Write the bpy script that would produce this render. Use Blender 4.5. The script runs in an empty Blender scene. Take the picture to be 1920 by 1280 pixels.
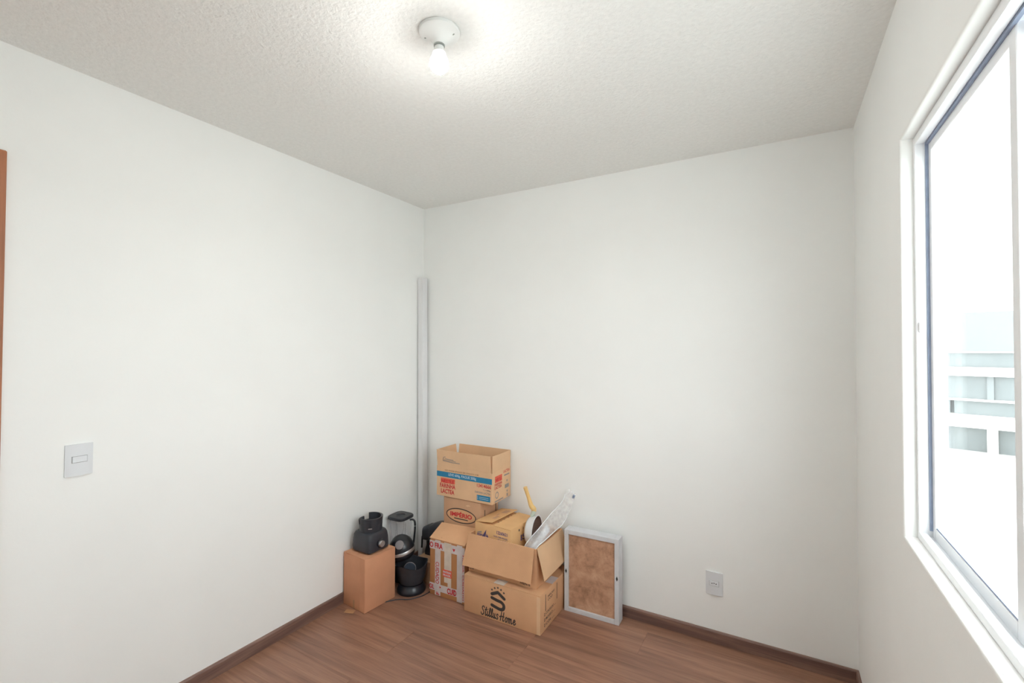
import bpy, bmesh, math, random
from mathutils import Vector, Matrix, noise
random.seed(7)
SC = bpy.context.scene
C = SC.collection
PI = math.pi

# ------------------------------------------------------------------ camera
F_PX, YAW, PITCH, ROLL = 869.674, 0.521102, 0.017659, 0.0032946
CAM = Vector((2.2246, -2.5876, 1.4839))
fw = Vector((-math.sin(YAW) * math.cos(PITCH), math.cos(YAW) * math.cos(PITCH), math.sin(PITCH)))
rt = Vector((math.cos(YAW), math.sin(YAW), 0)); up = rt.cross(fw)
c_, s_ = math.cos(ROLL), math.sin(ROLL)
rt, up = rt * c_ + up * s_, up * c_ - rt * s_
cd = bpy.data.cameras.new('camera'); cam = bpy.data.objects.new('camera', cd); C.objects.link(cam)
cd.sensor_fit = 'HORIZONTAL'; cd.sensor_width = 36; cd.lens = 36 * F_PX / 1920; cd.clip_start = 0.02; cd.clip_end = 500
M3 = Matrix((rt, up, -fw)).transposed()
cam.matrix_world = Matrix.Translation(CAM) @ M3.to_4x4()
SC.camera = cam

# ------------------------------------------------------------------ world, exposure
SKY_STRENGTH = 5.6
BULB_STRENGTH = 950.0
W = bpy.data.worlds.new('overcast_sky'); SC.world = W; W.use_nodes = True
bg = W.node_tree.nodes['Background']
bg.inputs[0].default_value = (0.93, 0.97, 1.0, 1); bg.inputs[1].default_value = SKY_STRENGTH
SC.view_settings.view_transform = 'Standard'; SC.view_settings.look = 'None'
SC.view_settings.gamma = 1; SC.view_settings.use_curve_mapping = False
SC.view_settings.exposure = 0.6
SC.cycles.max_bounces = 14; SC.cycles.diffuse_bounces = 8; SC.cycles.transparent_max_bounces = 24
SC.cycles.sample_clamp_indirect = 6.0

# ------------------------------------------------------------------ materials
def srgb(r, g, b):
    f = lambda v: (v / 255) / 12.92 if v / 255 <= 0.04045 else ((v / 255 + 0.055) / 1.055) ** 2.4
    return (f(r), f(g), f(b), 1)

def mat(name, col, rough=0.6, var=0.0, scale=8.0, bump=0.0, bscale=120.0, metal=0.0, spec=0.5, stretch=None):
    m = bpy.data.materials.new(name); m.use_nodes = True
    nt = m.node_tree; b = nt.nodes['Principled BSDF']
    b.inputs['Base Color'].default_value = col; b.inputs['Roughness'].default_value = rough
    b.inputs['Metallic'].default_value = metal; b.inputs['Specular IOR Level'].default_value = spec
    tc = nt.nodes.new('ShaderNodeTexCoord'); mp = nt.nodes.new('ShaderNodeMapping')
    nt.links.new(tc.outputs['Object'], mp.inputs[0])
    if stretch: mp.inputs['Scale'].default_value = stretch
    if var:
        n = nt.nodes.new('ShaderNodeTexNoise'); n.inputs['Scale'].default_value = scale; n.inputs['Detail'].default_value = 5
        nt.links.new(mp.outputs[0], n.inputs[0])
        r = nt.nodes.new('ShaderNodeValToRGB')
        r.color_ramp.elements[0].position = 0.3; r.color_ramp.elements[1].position = 0.72
        r.color_ramp.elements[0].color = tuple(max(0, v * (1 - var)) for v in col[:3]) + (1,)
        r.color_ramp.elements[1].color = tuple(min(1, v * (1 + var)) for v in col[:3]) + (1,)
        nt.links.new(n.outputs[0], r.inputs[0]); nt.links.new(r.outputs[0], b.inputs['Base Color'])
    if bump:
        n2 = nt.nodes.new('ShaderNodeTexNoise'); n2.inputs['Scale'].default_value = bscale; n2.inputs['Detail'].default_value = 3
        nt.links.new(mp.outputs[0], n2.inputs[0])
        bp = nt.nodes.new('ShaderNodeBump'); bp.inputs['Strength'].default_value = bump; bp.inputs['Distance'].default_value = 0.004
        nt.links.new(n2.outputs[0], bp.inputs['Height']); nt.links.new(bp.outputs[0], b.inputs['Normal'])
    return m

M = {}
M['wall'] = mat('wall_paint', (0.865, 0.88, 0.868, 1), 0.7, 0.012, 3, 0.05, 90, spec=0.3)
M['ceiling'] = mat('textured_ceiling_plaster', (0.86, 0.868, 0.852, 1), 0.85, 0.03, 60, 0.8, 85, spec=0.2)
M['white_frame'] = mat('white_lacquered_aluminium', (0.84, 0.86, 0.88, 1), 0.35, 0.01, 4)
M['sill'] = mat('white_sill_stone', (0.86, 0.86, 0.85, 1), 0.45, 0.015, 12)
M['gasket'] = mat('grey_rubber_gasket', srgb(146, 160, 184), 0.6, 0.1, 40)
M['plastic_white'] = mat('white_switch_plastic', (0.72, 0.75, 0.78, 1), 0.35, 0.01, 20)
M['plastic_line'] = mat('grey_gap', (0.30, 0.31, 0.33, 1), 0.6, 0.05, 40)
M['hole'] = mat('black_hole', (0.02, 0.02, 0.02, 1), 0.8, 0.1, 40)
M['rose'] = mat('white_lamp_plastic', (0.82, 0.84, 0.83, 1), 0.5, 0.01, 20)
M['rose_ring'] = mat('grey_lamp_ring', (0.30, 0.33, 0.31, 1), 0.5, 0.05, 20)
M['door'] = mat('orange_brown_door_wood', srgb(168, 106, 70), 0.5, 0.2, 5, 0.1, 60, stretch=(8, 8, 0.6))
M['pvc'] = mat('white_duct_plastic', (0.76, 0.77, 0.785, 1), 0.4, 0.02, 6)
M['black'] = mat('black_glossy_plastic', (0.014, 0.016, 0.022, 1), 0.28, 0.15, 12)
M['black_matte'] = mat('black_satin_plastic', (0.030, 0.033, 0.042, 1), 0.42, 0.15, 12)
M['grey_plastic'] = mat('grey_button_plastic', srgb(126, 121, 124), 0.4, 0.05, 20)
M['silver'] = mat('brushed_silver', srgb(190, 190, 192), 0.3, 0.05, 30, metal=0.8)
M['dark_glass'] = mat('dark_grey_clear_plastic', srgb(70, 78, 90), 0.25, 0.05, 20)
M['alu'] = mat('painted_grey_white_frame', srgb(206, 208, 212), 0.45, 0.06, 18)
M['tape'] = mat('white_packing_tape', (0.62, 0.57, 0.56, 1), 0.3, 0.06, 30)
M['clear_tape'] = mat('milky_adhesive_tape', srgb(214, 203, 190), 0.25, 0.1, 25)
M['brown_tape'] = mat('brown_adhesive_tape', srgb(180, 138, 100), 0.3, 0.1, 25)
M['red_ink'] = mat('red_ink', srgb(196, 46, 52), 0.6, 0.08, 60)
M['pale_red_ink'] = mat('faded_red_ink', srgb(222, 100, 80), 0.7, 0.12, 60)
M['blue_ink'] = mat('blue_ink', srgb(38, 126, 166), 0.6, 0.05, 40)
M['navy_ink'] = mat('navy_ink', srgb(92, 84, 128), 0.7, 0.1, 60)
M['black_ink'] = mat('black_ink', srgb(62, 56, 54), 0.7, 0.1, 60)
M['brown_ink'] = mat('brown_ink', srgb(140, 104, 74), 0.7, 0.1, 60)
M['grey_ink'] = mat('grey_ink', srgb(142, 140, 138), 0.7, 0.1, 60)
M['white_ink'] = mat('white_ink', srgb(196, 216, 226), 0.6, 0.05, 60)
M['pan_white'] = mat('white_enamel', (0.78, 0.80, 0.82, 1), 0.2, 0.02, 10)
M['pan_brown'] = mat('brown_pan_coating', srgb(132, 108, 98), 0.4, 0.15, 30)
M['wood_handle'] = mat('pale_yellow_wood', srgb(228, 190, 124), 0.45, 0.12, 14, stretch=(1, 1, 0.2))
M['ferrule'] = mat('grey_green_ferrule', srgb(186, 196, 184), 0.4, 0.05, 20)
M['asphalt'] = mat('pale_concrete_ground', (0.55, 0.55, 0.53, 1), 0.9, 0.15, 0.3)
M['facade_pale'] = mat('pale_grey_facade', (0.150, 0.165, 0.168, 1), 0.8, 0.04, 0.5)
M['facade_white'] = mat('white_facade_band', (0.72, 0.71, 0.68, 1), 0.8, 0.03, 0.5)
M['facade_glass'] = mat('grey_green_facade_glazing', (0.118, 0.136, 0.138, 1), 0.4, 0.10, 0.4)
M['outer_wall'] = mat('outer_render', (0.6, 0.6, 0.58, 1), 0.9, 0.03, 2)

def cardboard(name, col, fleck=0.07):
    m = mat(name, col, 0.75, fleck, 7, 0, spec=0.25)
    nt = m.node_tree; b = nt.nodes['Principled BSDF']
    tc = nt.nodes['Texture Coordinate']
    w = nt.nodes.new('ShaderNodeTexWave'); w.inputs['Scale'].default_value = 40; w.inputs['Distortion'].default_value = 0.6
    w.bands_direction = 'DIAGONAL'
    nt.links.new(tc.outputs['Object'], w.inputs[0])
    bp = nt.nodes.new('ShaderNodeBump'); bp.inputs['Strength'].default_value = 0.06; bp.inputs['Distance'].default_value = 0.001
    nt.links.new(w.outputs['Fac'], bp.inputs['Height']); nt.links.new(bp.outputs[0], b.inputs['Normal'])
    return m
M['card'] = cardboard('cardboard', srgb(212, 166, 127))
M['card_red'] = cardboard('reddish_cardboard', srgb(208, 152, 118))
M['card_light'] = cardboard('light_cardboard', srgb(220, 183, 146))
M['card_yellow'] = cardboard('yellowish_cardboard', srgb(222, 178, 128))
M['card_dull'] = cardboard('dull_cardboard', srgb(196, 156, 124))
M['card_dark'] = cardboard('dark_brown_cardboard', srgb(184, 130, 88))

def mat_wood_floor(name, cols, rough=0.33):
    m = bpy.data.materials.new(name); m.use_nodes = True
    nt = m.node_tree; b = nt.nodes['Principled BSDF']; L = nt.links
    tc = nt.nodes.new('ShaderNodeTexCoord'); oi = nt.nodes.new('ShaderNodeObjectInfo')
    mul = nt.nodes.new('ShaderNodeMath'); mul.operation = 'MULTIPLY'; mul.inputs[1].default_value = 37.0
    L.new(oi.outputs['Random'], mul.inputs[0])
    cx = nt.nodes.new('ShaderNodeCombineXYZ'); L.new(mul.outputs[0], cx.inputs[0]); L.new(mul.outputs[0], cx.inputs[2]); L.new(mul.outputs[0], cx.inputs[1])
    add = nt.nodes.new('ShaderNodeVectorMath'); add.operation = 'ADD'
    L.new(tc.outputs['Object'], add.inputs[0]); L.new(cx.outputs[0], add.inputs[1])
    mp = nt.nodes.new('ShaderNodeMapping'); mp.inputs['Scale'].default_value = (0.9, 14, 14); L.new(add.outputs[0], mp.inputs[0])
    n1 = nt.nodes.new('ShaderNodeTexNoise'); n1.inputs['Scale'].default_value = 1.6; n1.inputs['Detail'].default_value = 7; n1.inputs['Roughness'].default_value = 0.6; n1.inputs['Distortion'].default_value = 0.6
    L.new(mp.outputs[0], n1.inputs[0])
    r = nt.nodes.new('ShaderNodeValToRGB'); e = r.color_ramp.elements
    e[0].position = 0.28; e[0].color = cols[0]; e[1].position = 0.74; e[1].color = cols[2]
    k = e.new(0.5); k.color = cols[1]
    L.new(n1.outputs[0], r.inputs[0])
    mp2 = nt.nodes.new('ShaderNodeMapping'); mp2.inputs['Scale'].default_value = (3, 90, 90); L.new(add.outputs[0], mp2.inputs[0])
    n2 = nt.nodes.new('ShaderNodeTexNoise'); n2.inputs['Scale'].default_value = 2.2; n2.inputs['Detail'].default_value = 4; L.new(mp2.outputs[0], n2.inputs[0])
    mx = nt.nodes.new('ShaderNodeMix'); mx.data_type = 'RGBA'; mx.blend_type = 'MULTIPLY'
    sc = nt.nodes.new('ShaderNodeMapRange'); sc.inputs[1].default_value = 0.3; sc.inputs[2].default_value = 0.7; sc.inputs[3].default_value = 0.86; sc.inputs[4].default_value = 1.08
    L.new(n2.outputs[0], sc.inputs[0])
    cc = nt.nodes.new('ShaderNodeCombineColor'); [L.new(sc.outputs[0], cc.inputs[i]) for i in range(3)]
    mx.inputs[0].default_value = 1.0; L.new(r.outputs[0], mx.inputs[6]); L.new(cc.outputs[0], mx.inputs[7])
    hs = nt.nodes.new('ShaderNodeHueSaturation')
    vr = nt.nodes.new('ShaderNodeMapRange'); vr.inputs[3].default_value = 0.92; vr.inputs[4].default_value = 1.08
    L.new(oi.outputs['Random'], vr.inputs[0]); L.new(vr.outputs[0], hs.inputs['Value']); L.new(mx.outputs[2], hs.inputs['Color'])
    L.new(hs.outputs[0], b.inputs['Base Color'])
    b.inputs['Roughness'].default_value = rough
    bp = nt.nodes.new('ShaderNodeBump'); bp.inputs['Strength'].default_value = 0.08; bp.inputs['Distance'].default_value = 0.002
    L.new(n2.outputs[0], bp.inputs['Height']); L.new(bp.outputs[0], b.inputs['Normal'])
    return m
M['floor'] = mat_wood_floor('brown_laminate', (srgb(116, 84, 70), srgb(150, 110, 90), srgb(170, 130, 106)), 0.36)
M['base_x'] = mat_wood_floor('dark_brown_skirting_grain', (srgb(88, 66, 60), srgb(122, 94, 84), srgb(150, 120, 108)), 0.4)
def dusty_panel():
    m = mat('mottled_brown_board', srgb(170, 130, 104), 0.7, 0.0)
    nt = m.node_tree; b = nt.nodes['Principled BSDF']; tc = nt.nodes['Texture Coordinate']
    a = nt.nodes.new('ShaderNodeTexNoise'); a.inputs['Scale'].default_value = 12; a.inputs['Detail'].default_value = 9; a.inputs['Roughness'].default_value = 0.72; a.inputs['Distortion'].default_value = 0.25
    nt.links.new(tc.outputs['Object'], a.inputs[0])
    r = nt.nodes.new('ShaderNodeValToRGB'); e = r.color_ramp.elements
    e[0].position = 0.30; e[0].color = srgb(136, 102, 80); e[1].position = 0.72; e[1].color = srgb(212, 172, 142)
    k = e.new(0.48); k.color = srgb(184, 142, 114)
    nt.links.new(a.outputs[0], r.inputs[0]); nt.links.new(r.outputs[0], b.inputs['Base Color'])
    return m
M['board'] = dusty_panel()

def glassy(name, tint, refl=0.08, diffuse=0.0, rough=0.02, dcol=(0.9, 0.92, 0.93, 1), var=0.0):
    m = bpy.data.materials.new(name); m.use_nodes = True; nt = m.node_tree; L = nt.links
    nt.nodes.remove(nt.nodes['Principled BSDF']); out = nt.nodes['Material Output']
    t = nt.nodes.new('ShaderNodeBsdfTransparent'); t.inputs[0].default_value = tint
    g = nt.nodes.new('ShaderNodeBsdfGlossy'); g.inputs['Roughness'].default_value = rough
    lw = nt.nodes.new('ShaderNodeLayerWeight'); pw = nt.nodes.new('ShaderNodeMath'); pw.operation = 'POWER'; pw.inputs[1].default_value = 5.0
    L.new(lw.outputs['Facing'], pw.inputs[0])
    ad = nt.nodes.new('ShaderNodeMath'); ad.operation = 'MULTIPLY_ADD'; ad.inputs[1].default_value = 0.45; ad.inputs[2].default_value = 0.02 + refl; ad.use_clamp = True
    L.new(pw.outputs[0], ad.inputs[0])
    mx = nt.nodes.new('ShaderNodeMixShader'); L.new(ad.outputs[0], mx.inputs[0]); L.new(t.outputs[0], mx.inputs[1]); L.new(g.outputs[0], mx.inputs[2])
    last = mx
    if diffuse:
        d = nt.nodes.new('ShaderNodeBsdfDiffuse'); d.inputs[0].default_value = dcol
        tr = nt.nodes.new('ShaderNodeBsdfTranslucent'); tr.inputs[0].default_value = dcol
        m1 = nt.nodes.new('ShaderNodeMixShader'); L.new(d.outputs[0], m1.inputs[1]); L.new(tr.outputs[0], m1.inputs[2]); m1.inputs[0].default_value = 0.4
        m2 = nt.nodes.new('ShaderNodeMixShader'); L.new(mx.outputs[0], m2.inputs[1]); L.new(m1.outputs[0], m2.inputs[2])
        m2.inputs[0].default_value = diffuse
        if var:
            tc = nt.nodes.new('ShaderNodeTexCoord'); n = nt.nodes.new('ShaderNodeTexNoise'); n.inputs['Scale'].default_value = 45; n.inputs['Detail'].default_value = 4
            L.new(tc.outputs['Object'], n.inputs[0])
            mr = nt.nodes.new('ShaderNodeMapRange'); mr.inputs[1].default_value = 0.35; mr.inputs[2].default_value = 0.65
            mr.inputs[3].default_value = max(0, diffuse - var); mr.inputs[4].default_value = diffuse + var
            L.new(n.outputs[0], mr.inputs[0]); L.new(mr.outputs[0], m2.inputs[0])
        last = m2
    L.new(last.outputs[0], out.inputs[0])
    return m
M['glass'] = glassy('window_glass', (0.97, 0.985, 0.98, 1), 0.0)
M['jar_glass'] = glassy('blender_jar_glass', (0.97, 0.97, 0.98, 1), 0.02, 0.10, 0.05, (0.90, 0.89, 0.92, 1))
M['bag'] = glassy('clear_plastic_film', (0.98, 0.98, 0.985, 1), -0.01, 0.30, 0.35, (0.99, 0.99, 0.99, 1), 0.05)
def emit(name, col, s):
    """LED bulb: the dome shines fully downwards and only weakly near the neck (local z in metres)"""
    m = bpy.data.materials.new(name); m.use_nodes = True; nt = m.node_tree; L = nt.links
    b = nt.nodes['Principled BSDF']; b.inputs['Base Color'].default_value = (0.9, 0.9, 0.9, 1)
    b.inputs['Emission Color'].default_value = col
    tc = nt.nodes.new('ShaderNodeTexCoord'); sp = nt.nodes.new('ShaderNodeSeparateXYZ'); L.new(tc.outputs['Object'], sp.inputs[0])
    mr = nt.nodes.new('ShaderNodeMapRange'); mr.interpolation_type = 'SMOOTHSTEP'
    mr.inputs[1].default_value = -0.135; mr.inputs[2].default_value = -0.110; mr.inputs[3].default_value = s; mr.inputs[4].default_value = s * 0.004
    L.new(sp.outputs['Z'], mr.inputs[0]); L.new(mr.outputs[0], b.inputs['Emission Strength'])
    return m
M['bulb'] = emit('lit_bulb', (1.0, 0.99, 0.95, 1), BULB_STRENGTH)

# ------------------------------------------------------------------ mesh helpers
def box(bm, x0, x1, y0, y1, z0, z1, bevel=0.0, seg=1):
    vs = [bm.verts.new((x, y, z)) for x in (x0, x1) for y in (y0, y1) for z in (z0, z1)]
    fs = []
    for q in ((0, 1, 3, 2), (4, 6, 7, 5), (0, 4, 5, 1), (2, 3, 7, 6), (0, 2, 6, 4), (1, 5, 7, 3)):
        fs.append(bm.faces.new([vs[i] for i in q]))
    if bevel:
        es = list({e for f in fs for e in f.edges})
        bmesh.ops.bevel(bm, geom=es, offset=bevel, segments=seg, affect='EDGES', profile=0.5)
    return bm

def nbox(*a, **k):
    return box(bmesh.new(), *a, **k)

def slab(bm, pts, th):
    """thin slab: 4 corner points (counter-clockwise seen from its outer side) given thickness th inward"""
    p = [Vector(v) for v in pts]
    n = (p[1] - p[0]).cross(p[3] - p[0]).normalized()
    a = [bm.verts.new(v) for v in p]; b = [bm.verts.new(v - n * th) for v in p]
    bm.faces.new(a); bm.faces.new(b[::-1])
    for i in range(len(p)):
        j = (i + 1) % len(p); bm.faces.new((a[i], b[i], b[j], a[j]))
    return bm

def nslab(pts, th):
    return slab(bmesh.new(), pts, th)

def rings(bm, rs, close_bottom=True, close_top=True):
    prev = None; first = None
    for r in rs:
        cur = [bm.verts.new(v) for v in r]
        if prev:
            n = len(cur)
            for i in range(n):
                bm.faces.new((prev[i], prev[(i + 1) % n], cur[(i + 1) % n], cur[i]))
        else: first = cur
        prev = cur
    if close_bottom: bm.faces.new(first[::-1])
    if close_top: bm.faces.new(prev)
    return bm

def lathe(prof, seg=32, cb=True, ct=True, bm=None, wob=None):
    bm = bm or bmesh.new()
    rs = []
    for r, z in prof:
        r = max(r, 1e-4)
        rs.append([(r * math.cos(2 * PI * i / seg), r * math.sin(2 * PI * i / seg), z + (wob(2 * PI * i / seg, z) if wob else 0)) for i in range(seg)])
    return rings(bm, rs, cb, ct)

def sq(ax, ay, z, n=4, seg=36, cx=0, cy=0, rot=0.0):
    out = []
    for i in range(seg):
        t = 2 * PI * i / seg; c, s = math.cos(t), math.sin(t)
        x = ax * math.copysign(abs(c) ** (2 / n), c); y = ay * math.copysign(abs(s) ** (2 / n), s)
        out.append((cx + x * math.cos(rot) - y * math.sin(rot), cy + x * math.sin(rot) + y * math.cos(rot), z))
    return out

def loft(spec, seg=36, cb=True, ct=True, bm=None):
    return rings(bm or bmesh.new(), [sq(*s, seg=seg) if len(s) < 5 else sq(s[0], s[1], s[2], s[3], seg, *s[4:]) for s in spec], cb, ct)

def tube(pts, r, seg=8, bm=None, closed=False, flat=1.0):
    bm = bm or bmesh.new(); P = [Vector(p) for p in pts]; rs = []
    up0 = Vector((0, 0, 1)); n = len(P)
    for i, p in enumerate(P):
        t = (P[(i + 1) % n] - P[i - 1]) if closed else (P[min(i + 1, n - 1)] - P[max(i - 1, 0)])
        t.normalize(); u = t.cross(up0)
        if u.length < 1e-3: u = t.cross(Vector((0, 1, 0)))
        u.normalize(); v = u.cross(t)
        rr = r[i] if isinstance(r, (list, tuple)) else r
        rs.append([p + (u * math.cos(2 * PI * k / seg) + v * math.sin(2 * PI * k / seg) * flat) * rr for k in range(seg)])
    if closed: rs.append(rs[0])
    return rings(bm, rs, not closed, not closed)

def smooth_path(pts, n=8):
    P = [Vector(p) for p in pts]; out = []
    for i in range(len(P) - 1):
        p0, p1, p2, p3 = P[max(i - 1, 0)], P[i], P[i + 1], P[min(i + 2, len(P) - 1)]
        for k in range(n):
            t = k / n
            out.append(0.5 * ((2 * p1) + (p2 - p0) * t + (2 * p0 - 5 * p1 + 4 * p2 - p3) * t * t + (3 * p1 - p0 - 3 * p2 + p3) * t ** 3))
    out.append(P[-1]); return out

def obj(name, bm, m, parent=None, smooth=False, loc=None):
    bmesh.ops.recalc_face_normals(bm, faces=bm.faces[:])
    me = bpy.data.meshes.new(name); bm.to_mesh(me); bm.free()
    me.materials.append(M[m] if isinstance(m, str) else m)
    if smooth:
        for p in me.polygons: p.use_smooth = True
        try: me.set_sharp_from_angle(angle=math.radians(40))
        except Exception: pass
    o = bpy.data.objects.new(name, me); C.objects.link(o)
    if parent: o.parent = parent
    if loc: o.location = loc
    return o

def thing(name, label, cat, loc=(0, 0, 0), rz=0.0, group=None):
    o = bpy.data.objects.new(name, None); C.objects.link(o); o.empty_display_size = 0.05
    o.location = loc; o.rotation_euler = (0, 0, rz); o['label'] = label; o['category'] = cat
    if group: o['group'] = group
    return o

def tag(o, label, cat, group=None):
    o['label'] = label; o['category'] = cat
    if group: o['group'] = group
    return o

def struct(o, label=None):
    o['kind'] = 'structure'
    if label: o['label'] = label
    return o

# flat print -------------------------------------------------------
def on_plane(name, faces2d, m, parent, O, U, V, lift=0.0007):
    """faces2d: list of polygons in (u,v); mapped to plane with origin O and unit axes U,V"""
    O, U, V = Vector(O), Vector(U).normalized(), Vector(V).normalized(); N = U.cross(V)
    bm = bmesh.new()
    for k, f in enumerate(faces2d):
        vs = [bm.verts.new(O + U * a + V * b + N * (lift + 0.00002 * (k % 5))) for a, b in f]
        try: bm.faces.new(vs)
        except ValueError: pass
    me = bpy.data.meshes.new(name); bm.to_mesh(me); bm.free(); me.materials.append(M[m])
    o = bpy.data.objects.new(name, me); C.objects.link(o); o.parent = parent
    return o

def text_polys(s, bold=0.0):
    cu = bpy.data.curves.new('lettering', 'FONT'); cu.body = s; cu.size = 1; cu.resolution_u = 3; cu.offset = bold
    t = bpy.data.objects.new('lettering', cu); C.objects.link(t)
    bpy.context.view_layer.update()
    me = t.to_mesh()
    P = [[(me.vertices[i].co.x, me.vertices[i].co.y) for i in p.vertices] for p in me.polygons]
    t.to_mesh_clear(); bpy.data.objects.remove(t); bpy.data.curves.remove(cu)
    return P

def lettering(s, m, parent, O, U, V, w, h, bold=0.01, lift=0.0009, name='lettering', rot180=False):
    """text fitted into a w x h rectangle whose lower-left corner is O"""
    P = text_polys(s, bold)
    xs = [a for f in P for a, b in f]; ys = [b for f in P for a, b in f]
    x0, x1, y0, y1 = min(xs), max(xs), min(ys), max(ys)
    P = [[((a - x0) / (x1 - x0) * w, (b - y0) / (y1 - y0) * h) for a, b in f] for f in P]
    if rot180: P = [[(w - a, h - b) for a, b in f] for f in P]
    return on_plane(name, P, m, parent, O, U, V, lift)

def rect(u0, u1, v0, v1):
    return [(u0, v0), (u1, v0), (u1, v1), (u0, v1)]

def ribbon(pts, w, smooth=True, n=6, cap=True):
    """flat stroke along 2D points -> quads"""
    P = [Vector((a, b, 0)) for a, b in pts]
    if smooth and len(P) > 2: P = smooth_path(P, n)
    L, R = [], []
    for i, p in enumerate(P):
        t = P[min(i + 1, len(P) - 1)] - P[max(i - 1, 0)]
        if t.length < 1e-9: t = Vector((1, 0, 0))
        t.normalize(); nn = Vector((-t.y, t.x, 0)) * w / 2
        L.append((p + nn)[:2]); R.append((p - nn)[:2])
    out = [[R[i], R[i + 1], L[i + 1], L[i]] for i in range(len(P) - 1)]
    if cap:
        for p in (P[0], P[-1]):
            out.append([(p.x + w / 2 * math.cos(2 * PI * k / 10), p.y + w / 2 * math.sin(2 * PI * k / 10)) for k in range(10)])
    return out

def ring2d(cx, cy, a, b, w, seg=48):
    o = []
    for i in range(seg):
        t0, t1 = 2 * PI * i / seg, 2 * PI * (i + 1) / seg
        f = lambda t, k: (cx + (a + k) * math.cos(t), cy + (b + k) * math.sin(t))
        o.append([f(t0, -w / 2), f(t0, w / 2), f(t1, w / 2), f(t1, -w / 2)])
    return o

# ================================================================== ROOM
RW, RL, RH = 2.528, 2.87, 2.5     # width x, length y (0 .. -RL), height
TH = 0.14
# ceiling, walls
struct(obj('ceiling', nbox(-TH, RW + TH, -RL - TH, TH, RH, RH + 0.12), 'ceiling'))
struct(obj('wall_back', nbox(-TH, RW + TH, 0, TH, -0.1, RH), 'wall'))
struct(obj('wall_front', nbox(-TH, RW + TH, -RL - TH, -RL, -0.1, RH), 'wall'))
# left wall with door opening
DY0, DY1, DZ = -2.86, -2.16, 2.08
bm = bmesh.new()
box(bm, -TH, 0, DY1, 0, -0.1, RH); box(bm, -TH, 0, -RL, DY0, -0.1, RH); box(bm, -TH, 0, DY0, DY1, DZ, RH)
struct(obj('wall_left', bm, 'wall'))
# right wall with bevelled window opening
WY0, WY1, WZ0, WZ1 = -2.092, -0.892, 0.963, 2.085
def wall_with_hole():
    bm = bmesh.new()
    oy = (-RL, 0); oz = (-0.1, RH)
    def ring(x, y0, y1, z0, z1): return [bm.verts.new((x, y, z)) for y, z in ((y0, z0), (y1, z0), (y1, z1), (y0, z1))]
    fo, fi = ring(RW, *oy, *oz), ring(RW, WY0, WY1, WZ0, WZ1)
    bo, bi = ring(RW + 0.096, *oy, *oz), ring(RW + 0.096, WY0, WY1, WZ0, WZ1)
    for i in range(4):
        j = (i + 1) % 4
        bm.faces.new((fo[i], fo[j], fi[j], fi[i])); bm.faces.new((bo[j], bo[i], bi[i], bi[j]))
        bm.faces.new((fi[i], fi[j], bi[j], bi[i])); bm.faces.new((fo[j], fo[i], bo[i], bo[j]))
    bm.edges.ensure_lookup_table()
    es = [e for e in bm.edges if all(v in fi for v in e.verts)]
    bmesh.ops.bevel(bm, geom=es, offset=0.008, segments=3, affect='EDGES', profile=0.5)
    return bm
o = struct(obj('wall_right', wall_with_hole(), 'wall', smooth=True))

# floor: base slab + planks
fl = struct(obj('floor', nbox(-TH, RW + TH, -RL - TH, TH, -0.10, -0.012), 'outer_wall'))
PW = 0.204
def plank_mesh(L, Wd):
    bm = bmesh.new(); g = 0.0011; d = 0.0012; h = 0.012
    lo = [(0, 0), (L, 0), (L, Wd), (0, Wd)]; hi = [(g, g), (L - g, g), (L - g, Wd - g), (g, Wd - g)]
    rings(bm, [[(x, y, -h + 0.0002) for x, y in lo], [(x, y, -d) for x, y in lo], [(x, y, 0) for x, y in hi]])
    me = bpy.data.meshes.new('plank'); bmesh.ops.recalc_face_normals(bm, faces=bm.faces[:]); bm.to_mesh(me); bm.free(); me.materials.append(M['floor']); return me
cache = {}
y_top = -0.497 + 2 * PW
row = 0
y = y_top
seams = {0: [0.30, 1.62], 1: [1.12, 2.40], 2: [1.125], 3: [0.555, 1.915], 4: [1.22], 5: [0.55, 1.91]}
while y > -RL + 0.001:
    ya, yb = max(y - PW, -RL), min(y, 0)
    xs = [0.0] + sorted(seams.get(row, [0.27 + 0.43 * ((row * 5) % 3), 1.63 + 0.3 * ((row * 5) % 3)])) + [RW]
    for a, b in zip(xs[:-1], xs[1:]):
        key = (round(b - a, 3), round(yb - ya, 3))
        if key not in cache: cache[key] = plank_mesh(b - a, yb - ya)
        p = bpy.data.objects.new('plank', cache[key]); C.objects.link(p); p.parent = fl; p.location = (a, ya, 0)
    y -= PW; row += 1
if y_top < 0:
    for a, b in ((0, 0.9), (0.9, RW)):
        p = bpy.data.objects.new('plank', plank_mesh(b - a, -y_top)); C.objects.link(p); p.parent = fl; p.location = (a, y_top, 0)

# skirting boards (profile: slightly rounded top)
def skirting(L):
    bm = bmesh.new(); prof = [(0, 0), (0.012, 0), (0.012, 0.054), (0.009, 0.0595), (0, 0.0605)]
    a = [bm.verts.new((0, y, z)) for y, z in prof]; b = [bm.verts.new((L, y, z)) for y, z in prof]
    bm.faces.new(a); bm.faces.new(b[::-1])
    for i in range(len(prof)):
        j = (i + 1) % len(prof); bm.faces.new((a[i], a[j], b[j], b[i]))
    return bm
def skirt(name, L, loc, rz):
    o = obj(name, skirting(L), 'base_x', None, loc=loc); o.rotation_euler.z = rz; return struct(o)
skirt('baseboard_back', RW, (RW, 0, 0), PI)
skirt('baseboard_left', 2.098 - 0.012, (0, -0.012, 0), -PI / 2)
skirt('baseboard_right', RL - 0.024, (RW, -RL + 0.012, 0), PI / 2)
skirt('baseboard_front', RW, (0, -RL, 0), 0)

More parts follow.
